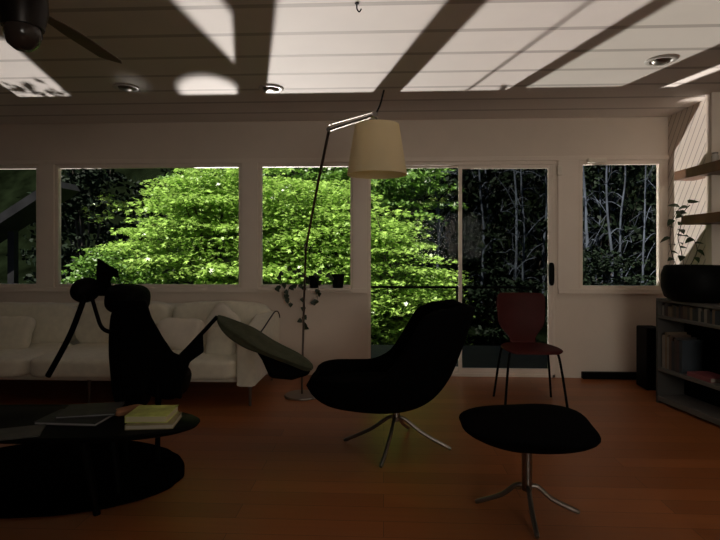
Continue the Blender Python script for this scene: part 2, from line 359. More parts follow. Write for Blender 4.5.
# small hook at the top of the picture
p = onZ(357, 3, CEIL)
q = bmesh.new(); tube(q, smoothpath([(0, 0, 0), (0.0, 0, -0.03), (0.012, 0.0, -0.045), (0.022, 0, -0.03)]), 0.0035, 8); lathe(q, [(0, 0), (0.012, 0), (0.012, -0.004), (0, -0.004)], seg=16)
h = obj('ceiling_hook', q, M['black']); h.location = p; tag(h, 'small dark hook screwed into the ceiling above the floor lamp', 'hook')

# ---------------------------------------------------------------- floor lamp
LY = 4.22
b0 = onZ(302, 396, 0); b0.z = 0
t = thing('floor_lamp', 'tall floor lamp with jointed metal arm and large cream drum shade', 'lamp', b0)
def L(px, py, y=LY): return onY(px, py, y) - b0
q = bmesh.new(); lathe(q, [(0, 0.0), (0.145, 0.0), (0.148, 0.006), (0.14, 0.016), (0.03, 0.02), (0.0, 0.02)]); obj('base', q, M['chrome'], t)
HY = 3.12; j1 = L(306, 245, 4.12); j2 = L(329, 130, 3.43); j3 = L(375, 115, HY)
q = bmesh.new(); tube(q, [(0, 0, 0.018), (0.0, 0, 0.1), L(304, 300, 4.3), j1], 0.009, 10); obj('pole', q, M['chrome'], t)
q = bmesh.new(); tube(q, [j1 + Vector((-.006, 0, -.05)), L(318, 183, 3.76), j2], 0.010, 10); obj('lower_arm', q, M['chrome'], t)
q = bmesh.new(); tube(q, [j2 + Vector((0, 0, 0.0)), j3 + Vector((0, 0, 0.0))], 0.011, 10); tube(q, [j2 + Vector((0.0, 0, 0.035)), j3 + Vector((0, 0, 0.02))], 0.004, 8)
obj('upper_arm', q, M['metal'], t)
for j in (j1, j2, j3):
    q = bmesh.new(); tube(q, [j + Vector((0, -0.02, 0)), j + Vector((0, 0.02, 0))], 0.016, 14); obj('joint', q, M['chrome'], t)
q = bmesh.new(); tube(q, smoothpath([j3, L(380, 105, HY), L(384, 90, HY)]), 0.0055, 8); obj('counter_rod', q, M['black'], t)
sc_ = L(377, 150, HY); zt = L(377, 125, HY).z; zb = L(377, 175, HY).z
r1 = 22 / FPX * HY; r2 = 30 / FPX * HY
q = bmesh.new(); lathe(q, [(r1, zt), (r2, zb), (r2 - .003, zb), (r1 - .003, zt - .001), (r1, zt)], (sc_.x, sc_.y, 0), 56); obj('lamp_shade', q, M['shade'], t)
q = bmesh.new(); tube(q, [j3, (sc_.x, sc_.y, j3.z - 0.03), (sc_.x, sc_.y, zt - 0.10)], 0.006, 8); obj('shade_stem', q, M['chrome'], t)
q = bmesh.new()
for k in range(3):
    a = R(120 * k + 20); tube(q, [(sc_.x, sc_.y, zt - .01), (sc_.x + (r1 - .002) * math.cos(a), sc_.y + (r1 - .002) * math.sin(a), zt - .006)], 0.003, 6)
lathe(q, [(0, zt + .012), (0.02, zt + .01), (0.02, zt - .02), (0, zt - .02)], (sc_.x, sc_.y, 0), 16); obj('shade_spider', q, M['metal'], t)
q = bmesh.new(); lathe(q, [(0, zt - .10), (.02, zt - .10), (.02, zt - .14), (.032, zt - .19), (.03, zt - .215), (0, zt - .235)], (sc_.x, sc_.y, 0), 20); obj('bulb', q, M['white_trim'], t)

# ---------------------------------------------------------------- sofa
sx1 = -0.985; sx0 = -3.9; sf, sb = 3.93, 4.95
t = thing('sofa', 'long oatmeal fabric sofa with dark piping standing under the windows', 'sofa', (sx1, sf, 0))
def P(bm, name, m=M['sofa'], par=t, **k):
    bmesh.ops.translate(bm, verts=bm.verts, vec=(-sx1, -sf, 0)); return obj(name, bm, m, par, **k)
P(cushion(sx1 - sx0 - .06, sb - sf - .22, 0.10, e=0.12, mt=T((sx0 + sx1) / 2, (sf + sb) / 2 + .09, 0.20)), 'seat_base')
for a, b in ((sx0 + .14, -2.82), (-2.80, -1.92), (-1.90, sx1 - .15)):
    P(cushion(b - a, 0.80, 0.17, e=0.28, wob=0.006, seed=int(a * 7), mt=T((a + b) / 2, sf + .38, 0.295)), 'seat_cushion')
P(cushion(sx1 - sx0 - .1, 0.18, 0.50, e=0.3, mt=T((sx0 + sx1) / 2, sb - .10, 0.46)), 'back_frame')
for a, b, h in ((sx0 + .15, -2.84, .40), (-2.82, -1.95, .42), (-1.93, sx1 - .05, .42)):
    P(cushion(b - a, 0.20, h, e=0.42, wob=0.012, seed=int(a * 5), mt=T((a + b) / 2, sb - .25, 0.53 + h / 2 - .2, rx=-8)), 'back_cushion')
# arms: scooped outer profile in side view
def arm(xc, wd, name='armrest'):
    q = bmesh.new()
    prof = [(sf + .02, .17), (sf + .03, .46), (sf + .10, .535), (sf + .35, .585), (sf + .60, .635), (sf + .78, .66), (sf + .94, .62), (sb - .02, .48), (sb - .10, .16)]
    prof = [(v.x, v.y) for v in smoothpath([(a, b, 0) for a, b in prof], 5)]
    xs = [(-.5, .93), (-.46, .985), (-.3, 1), (.3, 1), (.46, .985), (.5, .93)]
    cy = sum(a for a, b in prof) / len(prof); cz = sum(b for a, b in prof) / len(prof); rings = []
    for u, s in xs: rings.append([q.verts.new((xc + u * wd, cy + (a - cy) * s, cz + (b - cz) * s)) for a, b in prof])
    for i in range(len(xs) - 1):
        for k in range(len(prof)): q.faces.new((rings[i][k], rings[i][(k + 1) % len(prof)], rings[i + 1][(k + 1) % len(prof)], rings[i + 1][k]))
    q.faces.new(rings[0]); q.faces.new(rings[-1][::-1])
    a_ = P(q, name)
    q = bmesh.new(); tube(q, [(xc + wd * .49, cy + (a - cy) * .99, cz + (b - cz) * .995) for a, b in prof[6:-8]], 0.006, 8)
    bmesh.ops.translate(q, verts=q.verts, vec=(-sx1, -sf, 0)); obj('piping', q, M['piping'], a_)
arm(sx1 - .075, .15); arm(sx0 + .075, .15)
for x, y in ((sx1 - .06, sf + .10), (sx1 - .06, sb - .12), (sx0 + .08, sf + .10), (sx0 + .08, sb - .12), (-2.35, sf + .12)):
    q = bmesh.new(); tube(q, [(x, y, 0.18), (x, y, 0.0)], [.016, .011], 12); P(q, 'leg', M['chrome'])
def pillow(name, label, px, py, y, s, th, rx, ry, rz, m=M['pillow'], g='cushions leaning on the sofa'):
    c = onY(px, py, y)
    q = cushion(s[0], s[1], th, e=0.55, n=14, wob=0.012, seed=px)
    for v in q.verts:   # pinched corners
        k = (abs(v.co.x) / (s[0] / 2)) * (abs(v.co.y) / (s[1] / 2)); v.co.x *= 1 + .18 * k; v.co.y *= 1 + .18 * k
    o = obj(name, q, m); o.matrix_world = T(c.x, c.y, c.z, rx, ry, rz); tag(o, label, 'cushion', g)
pillow('throw_pillow', 'cream pillow leaning along the sofa back, left of the armrest', 180, 335, 4.36, (.37, .27), .12, 68, 0, 0)
pillow('throw_pillow', 'pale pillow standing on its corner beside the sofa armrest', 222, 323, 4.45, (.25, .25), .10, 80, 38, -5)
pillow('throw_pillow', 'grey beige pillow upright against the sofa armrest below the pale pillow', 221, 343, 4.19, (.23, .23), .10, 78, 0, -14, M['sofa'])
pillow('throw_pillow', 'dim beige pillow at the far left end of the sofa', 10, 334, 4.36, (.36, .29), .12, 72, 0, 0, M['sofa'])

# ---------------------------------------------------------------- black lounge chair with swivel base
def shell(name, inner, outer, cx, cy, halfw, m, parent, o3, th=0.05, pw=2.2):
    # inner: raised side edge, outer: centre line of the shell; both polylines in (x, z)
    n = 40
    I = smoothpath([(a, b, 0) for a, b in inner], 10); O = smoothpath([(a, b, 0) for a, b in outer], 10)
    def samp(Pl, t):
        d = [0]
        for i in range(1, len(Pl)): d.append(d[-1] + (Pl[i] - Pl[i - 1]).length)
        q_ = t * d[-1]
        for i in range(1, len(Pl)):
            if d[i] >= q_: f = (q_ - d[i - 1]) / max(1e-9, d[i] - d[i - 1]); return Pl[i - 1].lerp(Pl[i], f)
        return Pl[-1]
    q = bmesh.new(); G = []; mu = 26
    for i in range(n + 1):
        tt = i / n; a = samp(I, tt); b = samp(O, tt); row = []
        for j in range(mu + 1):
            u = -1 + 2 * j / mu; w_ = abs(u) ** pw; s_ = math.sin(u * math.pi / 2)
            endr = 1 - 0.34 * abs(2 * tt - 1) ** 6
            p_ = b.lerp(a, w_); row.append(q.verts.new(Vector((p_.x, cy + halfw(tt) * endr * (0.55 * u + 0.45 * s_), p_.y)) - o3))
        G.append(row)
    for i in range(n):
        for j in range(mu): q.faces.new((G[i][j], G[i][j + 1], G[i + 1][j + 1], G[i + 1][j]))
    o = obj(name, q, m, parent)
    md = o.modifiers.new('th', 'SOLIDIFY'); md.thickness = th; md.offset = 0
    md = o.modifiers.new('b', 'BEVEL'); md.width = th * .45; md.segments = 3
    return o
CY = 3.22
cb = onY(396, 440, CY); cb.z = 0
t = thing('lounge_chair', 'black upholstered shell lounge chair on a four-star metal swivel base', 'armchair', cb)
def PX(l, y): return [(onY(a, b, y).x, onY(a, b, y).z) for a, b in l]
inner = PX([(313, 375), (318, 370), (331, 368.5), (352, 369), (373, 368), (391, 359), (403, 342), (413, 325), (421, 313), (434, 306), (454, 304.5)], CY)
outer = PX([(313, 379), (317, 390), (331, 400), (355, 405), (385, 407), (410, 404), (430, 394), (446, 374), (457, 348), (465, 325), (471, 306)], CY)
shell('seat_shell', inner, outer, cb.x, CY, lambda q_: 0.27 - 0.02 * q_ + 0.03 * math.sin(q_ * 3.1), M['black_fabric'], t, cb)
# seat pad and back pad filling the shell
q = cushion(.50, .44, .13, e=0.5, mt=T(onY(362, 388, CY).x - cb.x, 0, onY(362, 388, CY).z, 0, -2)); obj('seat_pad', q, M['black_fabric'], t)
q = cushion(.14, .40, .50, e=0.5, mt=T(onY(437, 348, CY).x - cb.x, 0, onY(437, 350, CY).z, 0, 16)); obj('back_pad', q, M['black_fabric'], t)
zs = onY(396, 411, CY).z
def starbase(t, zs, hubz, r, angs, th=0.011):
    q = bmesh.new(); tube(q, [(0, 0, zs + .02), (0, 0, hubz - .02)], .024, 18); obj('column', q, M['chrome'], t)
    q = bmesh.new(); lathe(q, [(0, zs + .03), (.09, zs + .03), (.09, zs + .02), (0, zs + .015)], seg=24); obj('mounting_plate', q, M['black'], t)
    for a in angs:
        a = R(a); c_, s_ = math.cos(a), math.sin(a)
        q = bmesh.new(); tube(q, smoothpath([(c_ * .015, s_ * .015, hubz), (c_ * .05, s_ * .05, hubz - .004), (c_ * r * .5, s_ * r * .5, hubz * .52), (c_ * r, s_ * r, .012)]), [(.012, th)] * 24 + [(.009, th * .8)], 10); obj('leg', q, M['metal'], t)
starbase(t, zs, .185, .335, (167, 254, 353, 74))
# ---------------------------------------------------------------- ottoman
OY = 2.45
ob = onY(527, 505, OY); ob.z = 0
t = thing('ottoman', 'black upholstered footstool on a four-star metal base, nearest the camera', 'footstool', ob)
q = bmesh.new(); bmesh.ops.create_uvsphere(q, u_segments=48, v_segments=28, radius=1)
for v in q.verts:
    x, y, z = v.co; r_ = math.hypot(x, y); g = math.atan2(y, x) + R(28)
    k = 1 + .07 * math.cos(4 * (g + R(20)))
    xx = x * k * .322 - .006; yy = y * k * .285
    zz = 0.412 + .025 * x * y + (z * 0.045 if z > 0 else z * 0.03 - .105 * max(0, 1 - r_) ** .8)
    v.co = (xx, yy, zz)
obj('seat_cushion', q, M['black_fabric'], t, bevel=0)
starbase(t, 0.31, 0.125, .235, (163, 265, 357, 88), .010)

# ---------------------------------------------------------------- red bent-ply chair
RY = 4.18
rb = onY(529, 400, RY); rb.z = 0
t = thing('dining_chair', 'red bent plywood chair with dark metal legs in front of the sliding door', 'chair', rb, R(0))
def shape(name, rows, th, m, par):
    q = bmesh.new(); G = []
    for z, yy, wd, cv in rows:
        G.append([q.verts.new((wd * u, yy - cv * (1 - u * u), z)) for u in [k / 8 - 1 for k in range(17)]])
    for i in range(len(G) - 1):
        for j in range(16): q.faces.new((G[i][j], G[i][j + 1], G[i + 1][j + 1], G[i + 1][j]))
    o = obj(name, q, m, par); md = o.modifiers.new('t', 'SOLIDIFY'); md.thickness = th; md.offset = 0
    md = o.modifiers.new('s', 'SUBSURF'); md.levels = 1; md.render_levels = 1; return o
# rows (z, y, half width, curve)
shape('backrest', [(.86, .25, .17, -.02), (.85, .25, .195, -.025), (.80, .245, .205, -.03), (.68, .235, .20, -.03), (.60, .225, .195, -.028), (.545, .22, .15, -.015), (.48, .205, .095, -.005), (.455, .17, .11, 0)], .010, M['red'], t)
shape('seat', [(.455, .18, .12, 0), (.45, .12, .20, .0), (.45, .0, .225, .0), (.452, -.12, .225, .0), (.45, -.19, .21, 0), (.435, -.225, .16, .01)], .011, M['red'], t)
for sx_, sy_ in ((-1, -1), (1, -1), (-1, 1), (1, 1)):
    q = bmesh.new(); tube(q, smoothpath([(sx_ * .07, sy_ * .03, .437), (sx_ * .155, sy_ * .10 , .432), (sx_ * .19, sy_ * .14, .39), (sx_ * .235, sy_ * .20, .0)], 6), .0095, 10); obj('leg', q, M['black'], t)
q = bmesh.new(); lathe(q, [(0, .442), (.09, .442), (.09, .43), (0, .428)], seg=24); obj('hub_cap', q, M['black'], t)

# ---------------------------------------------------------------- coffee table
tc_ = Vector((-1.68, 2.44, 0)); TH = 0.40
t = thing('coffee_table', 'low oval black coffee table with books on it at lower left', 'table', tc_)
q = bmesh.new(); ring = []
for zz, s in ((TH, .985), (TH - .006, 1.0), (TH - .018, .99), (TH - .028, .95)):
    ring.append([q.verts.new((.80 * s * math.copysign(abs(math.cos(a)) ** .9, math.cos(a)), .25 * s * math.copysign(abs(math.sin(a)) ** .9, math.sin(a)), zz)) for a in [k * 2 * math.pi / 72 for k in range(72)]])
for i in range(3):
    for k in range(72): q.faces.new((ring[i][k], ring[i][(k + 1) % 72], ring[i + 1][(k + 1) % 72], ring[i + 1][k]))
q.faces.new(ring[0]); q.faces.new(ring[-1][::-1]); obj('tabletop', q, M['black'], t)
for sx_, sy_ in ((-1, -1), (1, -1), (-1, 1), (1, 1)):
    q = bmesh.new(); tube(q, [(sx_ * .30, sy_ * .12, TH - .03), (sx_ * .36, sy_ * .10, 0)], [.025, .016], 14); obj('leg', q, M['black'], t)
def book(px, py, z, sx_, sy_, th, rz, label, col, g, pages=(.55, .5, .4), spine=True, cover2=None):
    p = onZ(px, py, z)
    cov = mat('book_cover', col, .5, var=.35, vscale=14)
    b = thing('book', label, 'book', (p.x, p.y, z), R(rz), g)
    q = bmesh.new(); bx(q, -sx_, sx_, -sy_, sy_, th - .003, th); bx(q, -sx_, sx_, -sy_, sy_, 0, .003); bx(q, -sx_ - .003, -sx_, -sy_, sy_, 0, th)
    obj('cover', q, cov, b, smooth=False)
    obj('pages', box(-sx_, sx_ - .004, -sy_ + .004, sy_ - .004, .003, th - .003), mat('paper', pages, .9), b, smooth=False)
G1 = 'books and magazines on the coffee table'
book(155, 423, TH, .105, .09, .022, 8, 'lower book of the lime green stack at the right end of the coffee table', (.30, .26, .14), G1)
book(153, 417, TH + .022, .095, .085, .032, 4, 'lime green book on top of the stack at the right end of the coffee table', (.52, .58, .16), G1, (.6, .55, .35))
book(78, 419, TH, .15, .10, .016, -2, 'large thin dark book at the middle of the coffee table', (.01, .01, .01), G1, (.35, .33, .32))
book(92, 411, TH + .016, .13, .10, .012, 14, 'grey magazine on top of the large thin book on the coffee table', (.035, .033, .03), G1, (.3, .3, .3))
book(12, 434, TH, .12, .08, .006, 24, 'thin pale magazine lying at the left end of the coffee table', (.06, .06, .05), G1, (.25, .25, .22))
# rounded tan case between books
p = onZ(129, 413, TH)
q = cushion(.075, .15, .03, e=.5, n=8); o = obj('glasses_case', q, mat('tan_leather', (.30, .13, .06), .6, var=.3)); o.location = (p.x, p.y, TH + .0151); o.rotation_euler = (0, 0, R(-38))
tag(o, 'small tan case lying beside the lime green book on the coffee table', 'case')

# ---------------------------------------------------------------- black armchair in silhouette, between table and sofa
SY = 3.05
sbp = onY(135, 420, SY); sbp.z = 0
t = thing('sling_chair', 'black leather armchair with head cushion and olive canvas leg rest, in front of the sofa', 'armchair', sbp)
def S(px, py, dy=0.0): return onY(px, py, SY + dy) - sbp
q = cushion(.19, .26, .66, e=.55, n=14, wob=.01, mt=T(*S(132, 355, 0), 0, -3)); obj('backrest', q, M['black_leather'], t)
q = cushion(.225, .26, .18, e=.7, n=12, mt=T(*S(128, 299, 0), 0, 6)); obj('back_cushion', q, M['black_leather'], t)
q = cushion(.30, .28, .20, e=.6, n=12, wob=.01, mt=T(*S(163, 377, 0), 0, 18)); obj('seat', q, M['black_leather'], t)
q = cushion(.135, .22, .15, e=.95, n=12, mt=T(*S(86, 290, -.05), 0, 25)); obj('head_cushion', q, M['black_leather'], t)
q = bmesh.new(); tube(q, smoothpath([S(90, 291), S(100, 290), S(112, 291)]), [.035] * 17, 12); obj('neck_bar', q, M['black_leather'], t)
# folded leather flap rising behind the head cushion
q = bmesh.new(); pts = [(97.5, 258), (103, 261), (109, 265), (118, 270), (119, 278), (113, 276.5), (110.5, 281), (112, 288), (116, 296), (99, 296), (96, 285), (96.5, 272)]
for dy in (-.03, .03): 
    vs = [q.verts.new(S(a, b, dy * (1.6 if b > 285 else 1))) for a, b in pts]; q.faces.new(vs)
q.verts.ensure_lookup_table(); n = len(pts)
for i in range(n): q.faces.new((q.verts[i], q.verts[(i + 1) % n], q.verts[n + (i + 1) % n], q.verts[n + i]))
obj('leather_flap', q, M['black_leather'], t, bevel=0.006)
for nm, pp, rr in (('rear_strut', [(85, 296), (70, 335), (48, 376)], (.016, .02)), ('curved_strut', [(92, 298), (97, 315), (101, 326), (107, 331), (118, 333)], (.011, .014)),
                   ('front_strut', [(217, 317), (190, 346), (164, 372)], (.010, .016)),):
    q = bmesh.new(); tube(q, smoothpath([S(a, b, -.17) for a, b in pp]), rr, 10) if False else tube(q, smoothpath([S(a, b, -.17) for a, b in pp]), [rr] * (8 * (len(pp) - 1) + 1), 10); obj(nm, q, M['black_leather'], t)
# side panels: V shaped sling
q = bmesh.new(); pts = [(146, 300), (152, 318), (163, 337), (173, 352), (180, 355), (203, 333), (204, 352), (190, 362), (183, 385), (182, 399), (172, 397), (158, 385), (150, 381), (146, 395), (120, 398), (118, 300)]
for dy in (-.19, -.16): q.faces.new([q.verts.new(S(a, b, dy)) for a, b in pts])
q.verts.ensure_lookup_table(); n = len(pts)
for i in range(n): q.faces.new((q.verts[i], q.verts[(i + 1) % n], q.verts[n + (i + 1) % n], q.verts[n + i]))
obj('side_sling', q, M['black_leather'], t, bevel=0.01)
for a, b, c_, d_ in ((158, 385, -.14, .0), (122, 392, -.14, .03), (160, 385, .14, -.02), (124, 392, .14, .03)):
    f_ = S(a, b, c_); q = bmesh.new(); tube(q, [f_, Vector((f_.x + d_, f_.y, 0))], [.016, .012], 10); obj('leg', q, M['black'], t)
# the leg rest slung in front of the chair, with its olive canvas
q = bmesh.new(); pr2 = [(252, 345), (262, 360), (270, 378), (292, 380), (309, 375), (312, 366), (300, 356), (275, 343)]
for dy in (.0, .30): q.faces.new([q.verts.new(onY(a, b, SY + dy) - sbp) for a, b in pr2])
q.verts.ensure_lookup_table(); n = len(pr2)
for i in range(n): q.faces.new((q.verts[i], q.verts[(i + 1) % n], q.verts[n + (i + 1) % n], q.verts[n + i]))
obj('leg_rest', q, M['black_leather'], t, bevel=0.02)
q = bmesh.new()
top = [(216, 314), (224, 317), (234, 321), (246, 325), (256, 332), (266, 340), (280, 347), (296, 353), (307, 359), (314, 366)]
bot = [(218, 320), (224, 329), (233, 338), (243, 344), (254, 349), (264, 351), (280, 358), (296, 365), (306, 372), (313, 370)]
G = []
for i in range(len(top)):
    u = i / (len(top) - 1); c_ = onY((top[i][0] + bot[i][0]) / 2, (top[i][1] + bot[i][1]) / 2, SY - .02) - sbp
    a_ = onY(*top[i], SY - .02) - sbp - c_; row = []
    wy = .03 + .13 * math.sin(math.pi * min(1, u * 1.1)) ** .7
    for k in range(32):
        g = k * 2 * math.pi / 32; f_ = 1 + .07 * math.sin(g * 6 + i * .5)
        row.append(q.verts.new(c_ + a_ * math.cos(g) * f_ + Vector((0, math.sin(g) * wy * f_, 0))))
    G.append(row)
for i in range(len(G) - 1):
    for k in range(32): q.faces.new((G[i][k], G[i][(k + 1) % 32], G[i + 1][(k + 1) % 32], G[i + 1][k]))
q.faces.new(G[0][::-1]); q.faces.new(G[-1])
o = obj('sling_canvas', q, M['green_cloth'], t, sub=2); o['label'] = 'dark olive green canvas sling'
# flat dark oval laid in for the shade under the coffee table
def shadowshape():
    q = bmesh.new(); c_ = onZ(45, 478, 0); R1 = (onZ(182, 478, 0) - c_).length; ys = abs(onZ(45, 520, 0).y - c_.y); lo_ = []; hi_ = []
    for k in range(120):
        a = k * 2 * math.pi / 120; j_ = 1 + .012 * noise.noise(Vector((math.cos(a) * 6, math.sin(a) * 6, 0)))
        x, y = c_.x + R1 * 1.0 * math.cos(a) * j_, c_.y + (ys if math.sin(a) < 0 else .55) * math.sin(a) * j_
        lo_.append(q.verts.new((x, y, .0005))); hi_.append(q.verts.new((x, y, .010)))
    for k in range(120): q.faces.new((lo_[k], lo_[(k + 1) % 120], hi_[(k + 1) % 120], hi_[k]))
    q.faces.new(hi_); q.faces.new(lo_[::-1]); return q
tag(obj('table_shadow', shadowshape(), mat('painted_shade', (.0035, .003, .003), 1.0, var=.3, bump=.5, bscale=120, spec=0.0)), 'flat black oval painting in the shade under the coffee table', 'table_shadow')

# ---------------------------------------------------------------- right side: bookcase, planter, shelves
A = onZ(656, 298, 0.835); B = onZ(720, 306.5, 0.835)
dirv = (B - A); dirv.z = 0; L0 = dirv.length; dirv.normalize(); ang = math.atan2(dirv.y, dirv.x)   # local +x runs towards the camera along the front
t = thing('bookcase', 'low white shelf unit filled with books by the right wall', 'bookcase', (A.x, A.y, 0), ang)
LN = 1.0; DP = 0.24
def sh(z, th, nm='shelf'): return obj(nm, box(0, LN, 0.0, DP, z - th, z), M['white_board'], t, smooth=False, bevel=0.002)
sh(.835, .022, 'top_board'); sh(.700, .022); sh(.285, .026); sh(.06, .04, 'plinth')
for x in (0, LN - .02): obj('side_panel', box(x, x + .02, .0, DP, .0, .813), M['board_shade'], t, smooth=False)
obj('back_panel', box(.02, LN - .02, DP - .008, DP, .06, .813), M['black'], t, smooth=False)
BM = t.matrix_basis.copy(); BM = Matrix.Translation((A.x, A.y, 0)) @ Matrix.Rotation(ang, 4, 'Z')
cols = [(.05, .04, .035), (.10, .06, .04), (.03, .03, .035), (.16, .11, .07), (.06, .03, .03), (.20, .18, .15), (.03, .04, .05)]
names_ = ['black', 'brown', 'charcoal', 'tan', 'maroon', 'beige', 'navy']
covers = [mat('book_cloth', c, .6, var=.2, vscale=10) for c in cols]; paper = mat('book_paper', (.3, .27, .22), .9)
def upright(x, z, th, h, d, ci, label, g):
    b = thing('book', label, 'book', BM @ Vector((x, 0.03, z)), ang, g)
    q = bmesh.new(); bx(q, 0, th, 0, .003, 0, h); bx(q, 0, .003, .003, d, 0, h); bx(q, th - .003, th, .003, d, 0, h); obj('cover', q, covers[ci], b, smooth=False)
    obj('pages', box(.003, th - .003, .003, d - .004, .003, h - .003), paper, b, smooth=False)
x = .03; i = 0
while x < LN - .08:
    th = random.uniform(.016, .034); h = random.uniform(.075, .105); ci = random.randrange(7)
    upright(x, .70, th, h, .12, ci, 'small upright book in the narrow top row of the white bookcase', 'small books in the top row of the bookcase'); x += th + .0015; i += 1
x = .03; ords = ['first', 'second', 'third', 'fourth', 'fifth', 'sixth', 'seventh', 'eighth']
for i in range(8):
    th = (.030, .022, .018, .026, .03, .022, .025, .03)[i]; h = (.26, .285, .25, .27, .23, .26, .24, .25)[i]; ci = (5, 3, 5, 1, 2, 0, 4, 6)[i]
    upright(x, .285, th, h, .17, ci, '%s book from the far end of the lower shelf, %s spine' % (ords[i], names_[ci]), 'large books on the lower shelf of the bookcase'); x += th + .002
b = thing('book', 'dull red book lying flat on the lower shelf of the white bookcase', 'book', BM @ Vector((.30, .03, .285)), ang)
q = bmesh.new(); bx(q, 0, .22, 0, .16, 0, .003); bx(q, 0, .22, 0, .16, .027, .03); bx(q, 0, .22, -.003, 0, 0, .03); obj('cover', q, mat('dull_red_cover', (.22, .06, .07), .5), b, smooth=False)
obj('pages', box(.003, .217, 0, .155, .003, .027), paper, b, smooth=False)
for k in range(3): upright(.62 + k * .045, .285, .035, .30 - k * .02, .17, (4, 0, 2)[k], ('maroon book standing past the flat red book on the lower shelf', 'black book between the maroon and charcoal ones on the lower shelf', 'charcoal book at the near end of the lower shelf')[k], 'large books on the lower shelf of the bookcase')
# speaker on the floor
p = onY(650, 378, 4.72)
t = thing('floor_speaker', 'black box speaker on the floor between bookcase and window wall', 'speaker', (p.x, 4.72, 0))
obj('cabinet', box(-.075, .075, -.10, .10, 0, .54), M['black'], t, bevel=.012)
for z_, r_ in ((.16, .055), (.32, .055), (.45, .022)):
    q = bmesh.new(); lathe(q, [(0, .0), (r_ * .4, .004), (r_ * .9, -.004), (r_, .008), (r_ * 1.1, .0)], seg=28); bmesh.ops.rotate(q, verts=q.verts, matrix=Matrix.Rotation(R(90), 3, 'X')); bmesh.ops.translate(q, verts=q.verts, vec=(0, -.103, z_)); obj('speaker_cone', q, M['black_fabric'], t)
# planter on the bookcase
pc = BM @ Vector((.27, .13, .8355))
t = thing('planter', 'large black rounded planter with a climbing vine on the white bookcase', 'plant pot', pc)
q = bmesh.new(); lathe(q, [(0, 0), (.17, 0), (.215, .03), (.235, .10), (.235, .20), (.215, .262), (.20, .27), (.185, .26), (.20, .2), (.0, .2)], seg=48); obj('pot', q, M['black'], t)
def leafbm(q, p, dirn, up, ln, wd):
    d = Vector(dirn).normalized(); s = d.cross(Vector(up)).normalized(); u = s.cross(d)
    pr = [(0, 0), (.12, .5), (.35, .62), (.7, .36), (1, 0)]
    Lf = [q.verts.new(Vector(p) + d * (a * ln) + s * (b * wd) + u * (b * wd * .25 - a * a * ln * .25)) for a, b in pr[1:-1]]
    Rf = [q.verts.new(Vector(p) + d * (a * ln) - s * (b * wd) + u * (b * wd * .25 - a * a * ln * .25)) for a, b in pr[1:-1]]
    md = [q.verts.new(Vector(p) + d * (a * ln) - u * (a * a * ln * .25)) for a, b in pr]
    for S_ in (Lf, Rf):
        q.faces.new((md[0], md[1], S_[0])); q.faces.new((md[1], md[2], S_[1], S_[0])); q.faces.new((md[2], md[3], S_[2], S_[1])); q.faces.new((md[3], md[4], S_[2]))
vine_pts = [[(684, 266), (681, 250), (678, 238), (681, 225), (684, 212), (690, 205)], [(676, 266), (672, 254), (670, 240), (672, 222), (678, 210)], [(690, 266), (697, 252), (694, 240), (686, 236)]]
q = bmesh.new(); lf = bmesh.new()
vy = pc.y - 0.02
for vp in vine_pts:
    pth = smoothpath([onY(a, b, vy + random.uniform(-.03, .03)) - pc for a, b in vp], 6); tube(q, pth, .003, 6)
    for i in range(4, len(pth), 3):
        a = random.uniform(0, 6.28); leafbm(lf, pth[i], (math.cos(a), math.sin(a) * .5, random.uniform(-.5, .3)), (0, -.5, 1), random.uniform(.05, .085), random.uniform(.03, .045))
for a, b in ((688, 203), (680, 207), (676, 214)): leafbm(lf, onY(a, b, vy) - pc, (random.choice((-1, 1)), 0, .3), (0, -.6, 1), .09, .05)
v_ = obj('vine', q, M['bark'], t); obj('leaves', lf, M['leaf_house'], v_)
# wall shelves
def wshelf(px, py, xf, y0, y1, zt_, th, lab):
    t = tag(obj('wall_shelf', box(xf, XR - .002, y0, y1, zt_ - th, zt_), M['wood'], smooth=False, bevel=.004), lab, 'shelf', 'wooden shelves on the right wall'); return t
lo = onX(681, 225, 2.44); hi = onX(674, 181, 2.52)
wshelf(0, 0, 2.44, 3.2, min(lo.y, 4.6), lo.z + .075, .075, 'lower brown wooden wall shelf above the black planter')
wshelf(0, 0, 2.52, 3.2, hi.y, hi.z + .08, .08, 'upper brown wooden wall shelf on the sunlit right wall')
def jar(px, y, x, z, h, r, lab, m):
    t = thing('jar', lab, 'jar', (x, y, z)); q = bmesh.new(); lathe(q, [(0, 0), (r, 0), (r * 1.05, h * .1), (r * 1.05, h * .75), (r * .7, h * .9), (r * .7, h), (0, h)], seg=24); obj('body', q, m, t)
    q = bmesh.new(); lathe(q, [(0, h), (r * .78, h), (r * .78, h + .012), (0, h + .014)], seg=24); obj('lid', q, M['metal'], t)
jar(0, 4.18, 2.585, hi.z + .08, .07, .026, 'small white jar at the far end of the upper wall shelf', M['white_trim'])
jar(0, 3.98 - .2, 2.60, hi.z + .08, .085, .03, 'small dark jar right of the white one on the upper wall shelf', M['wood'])

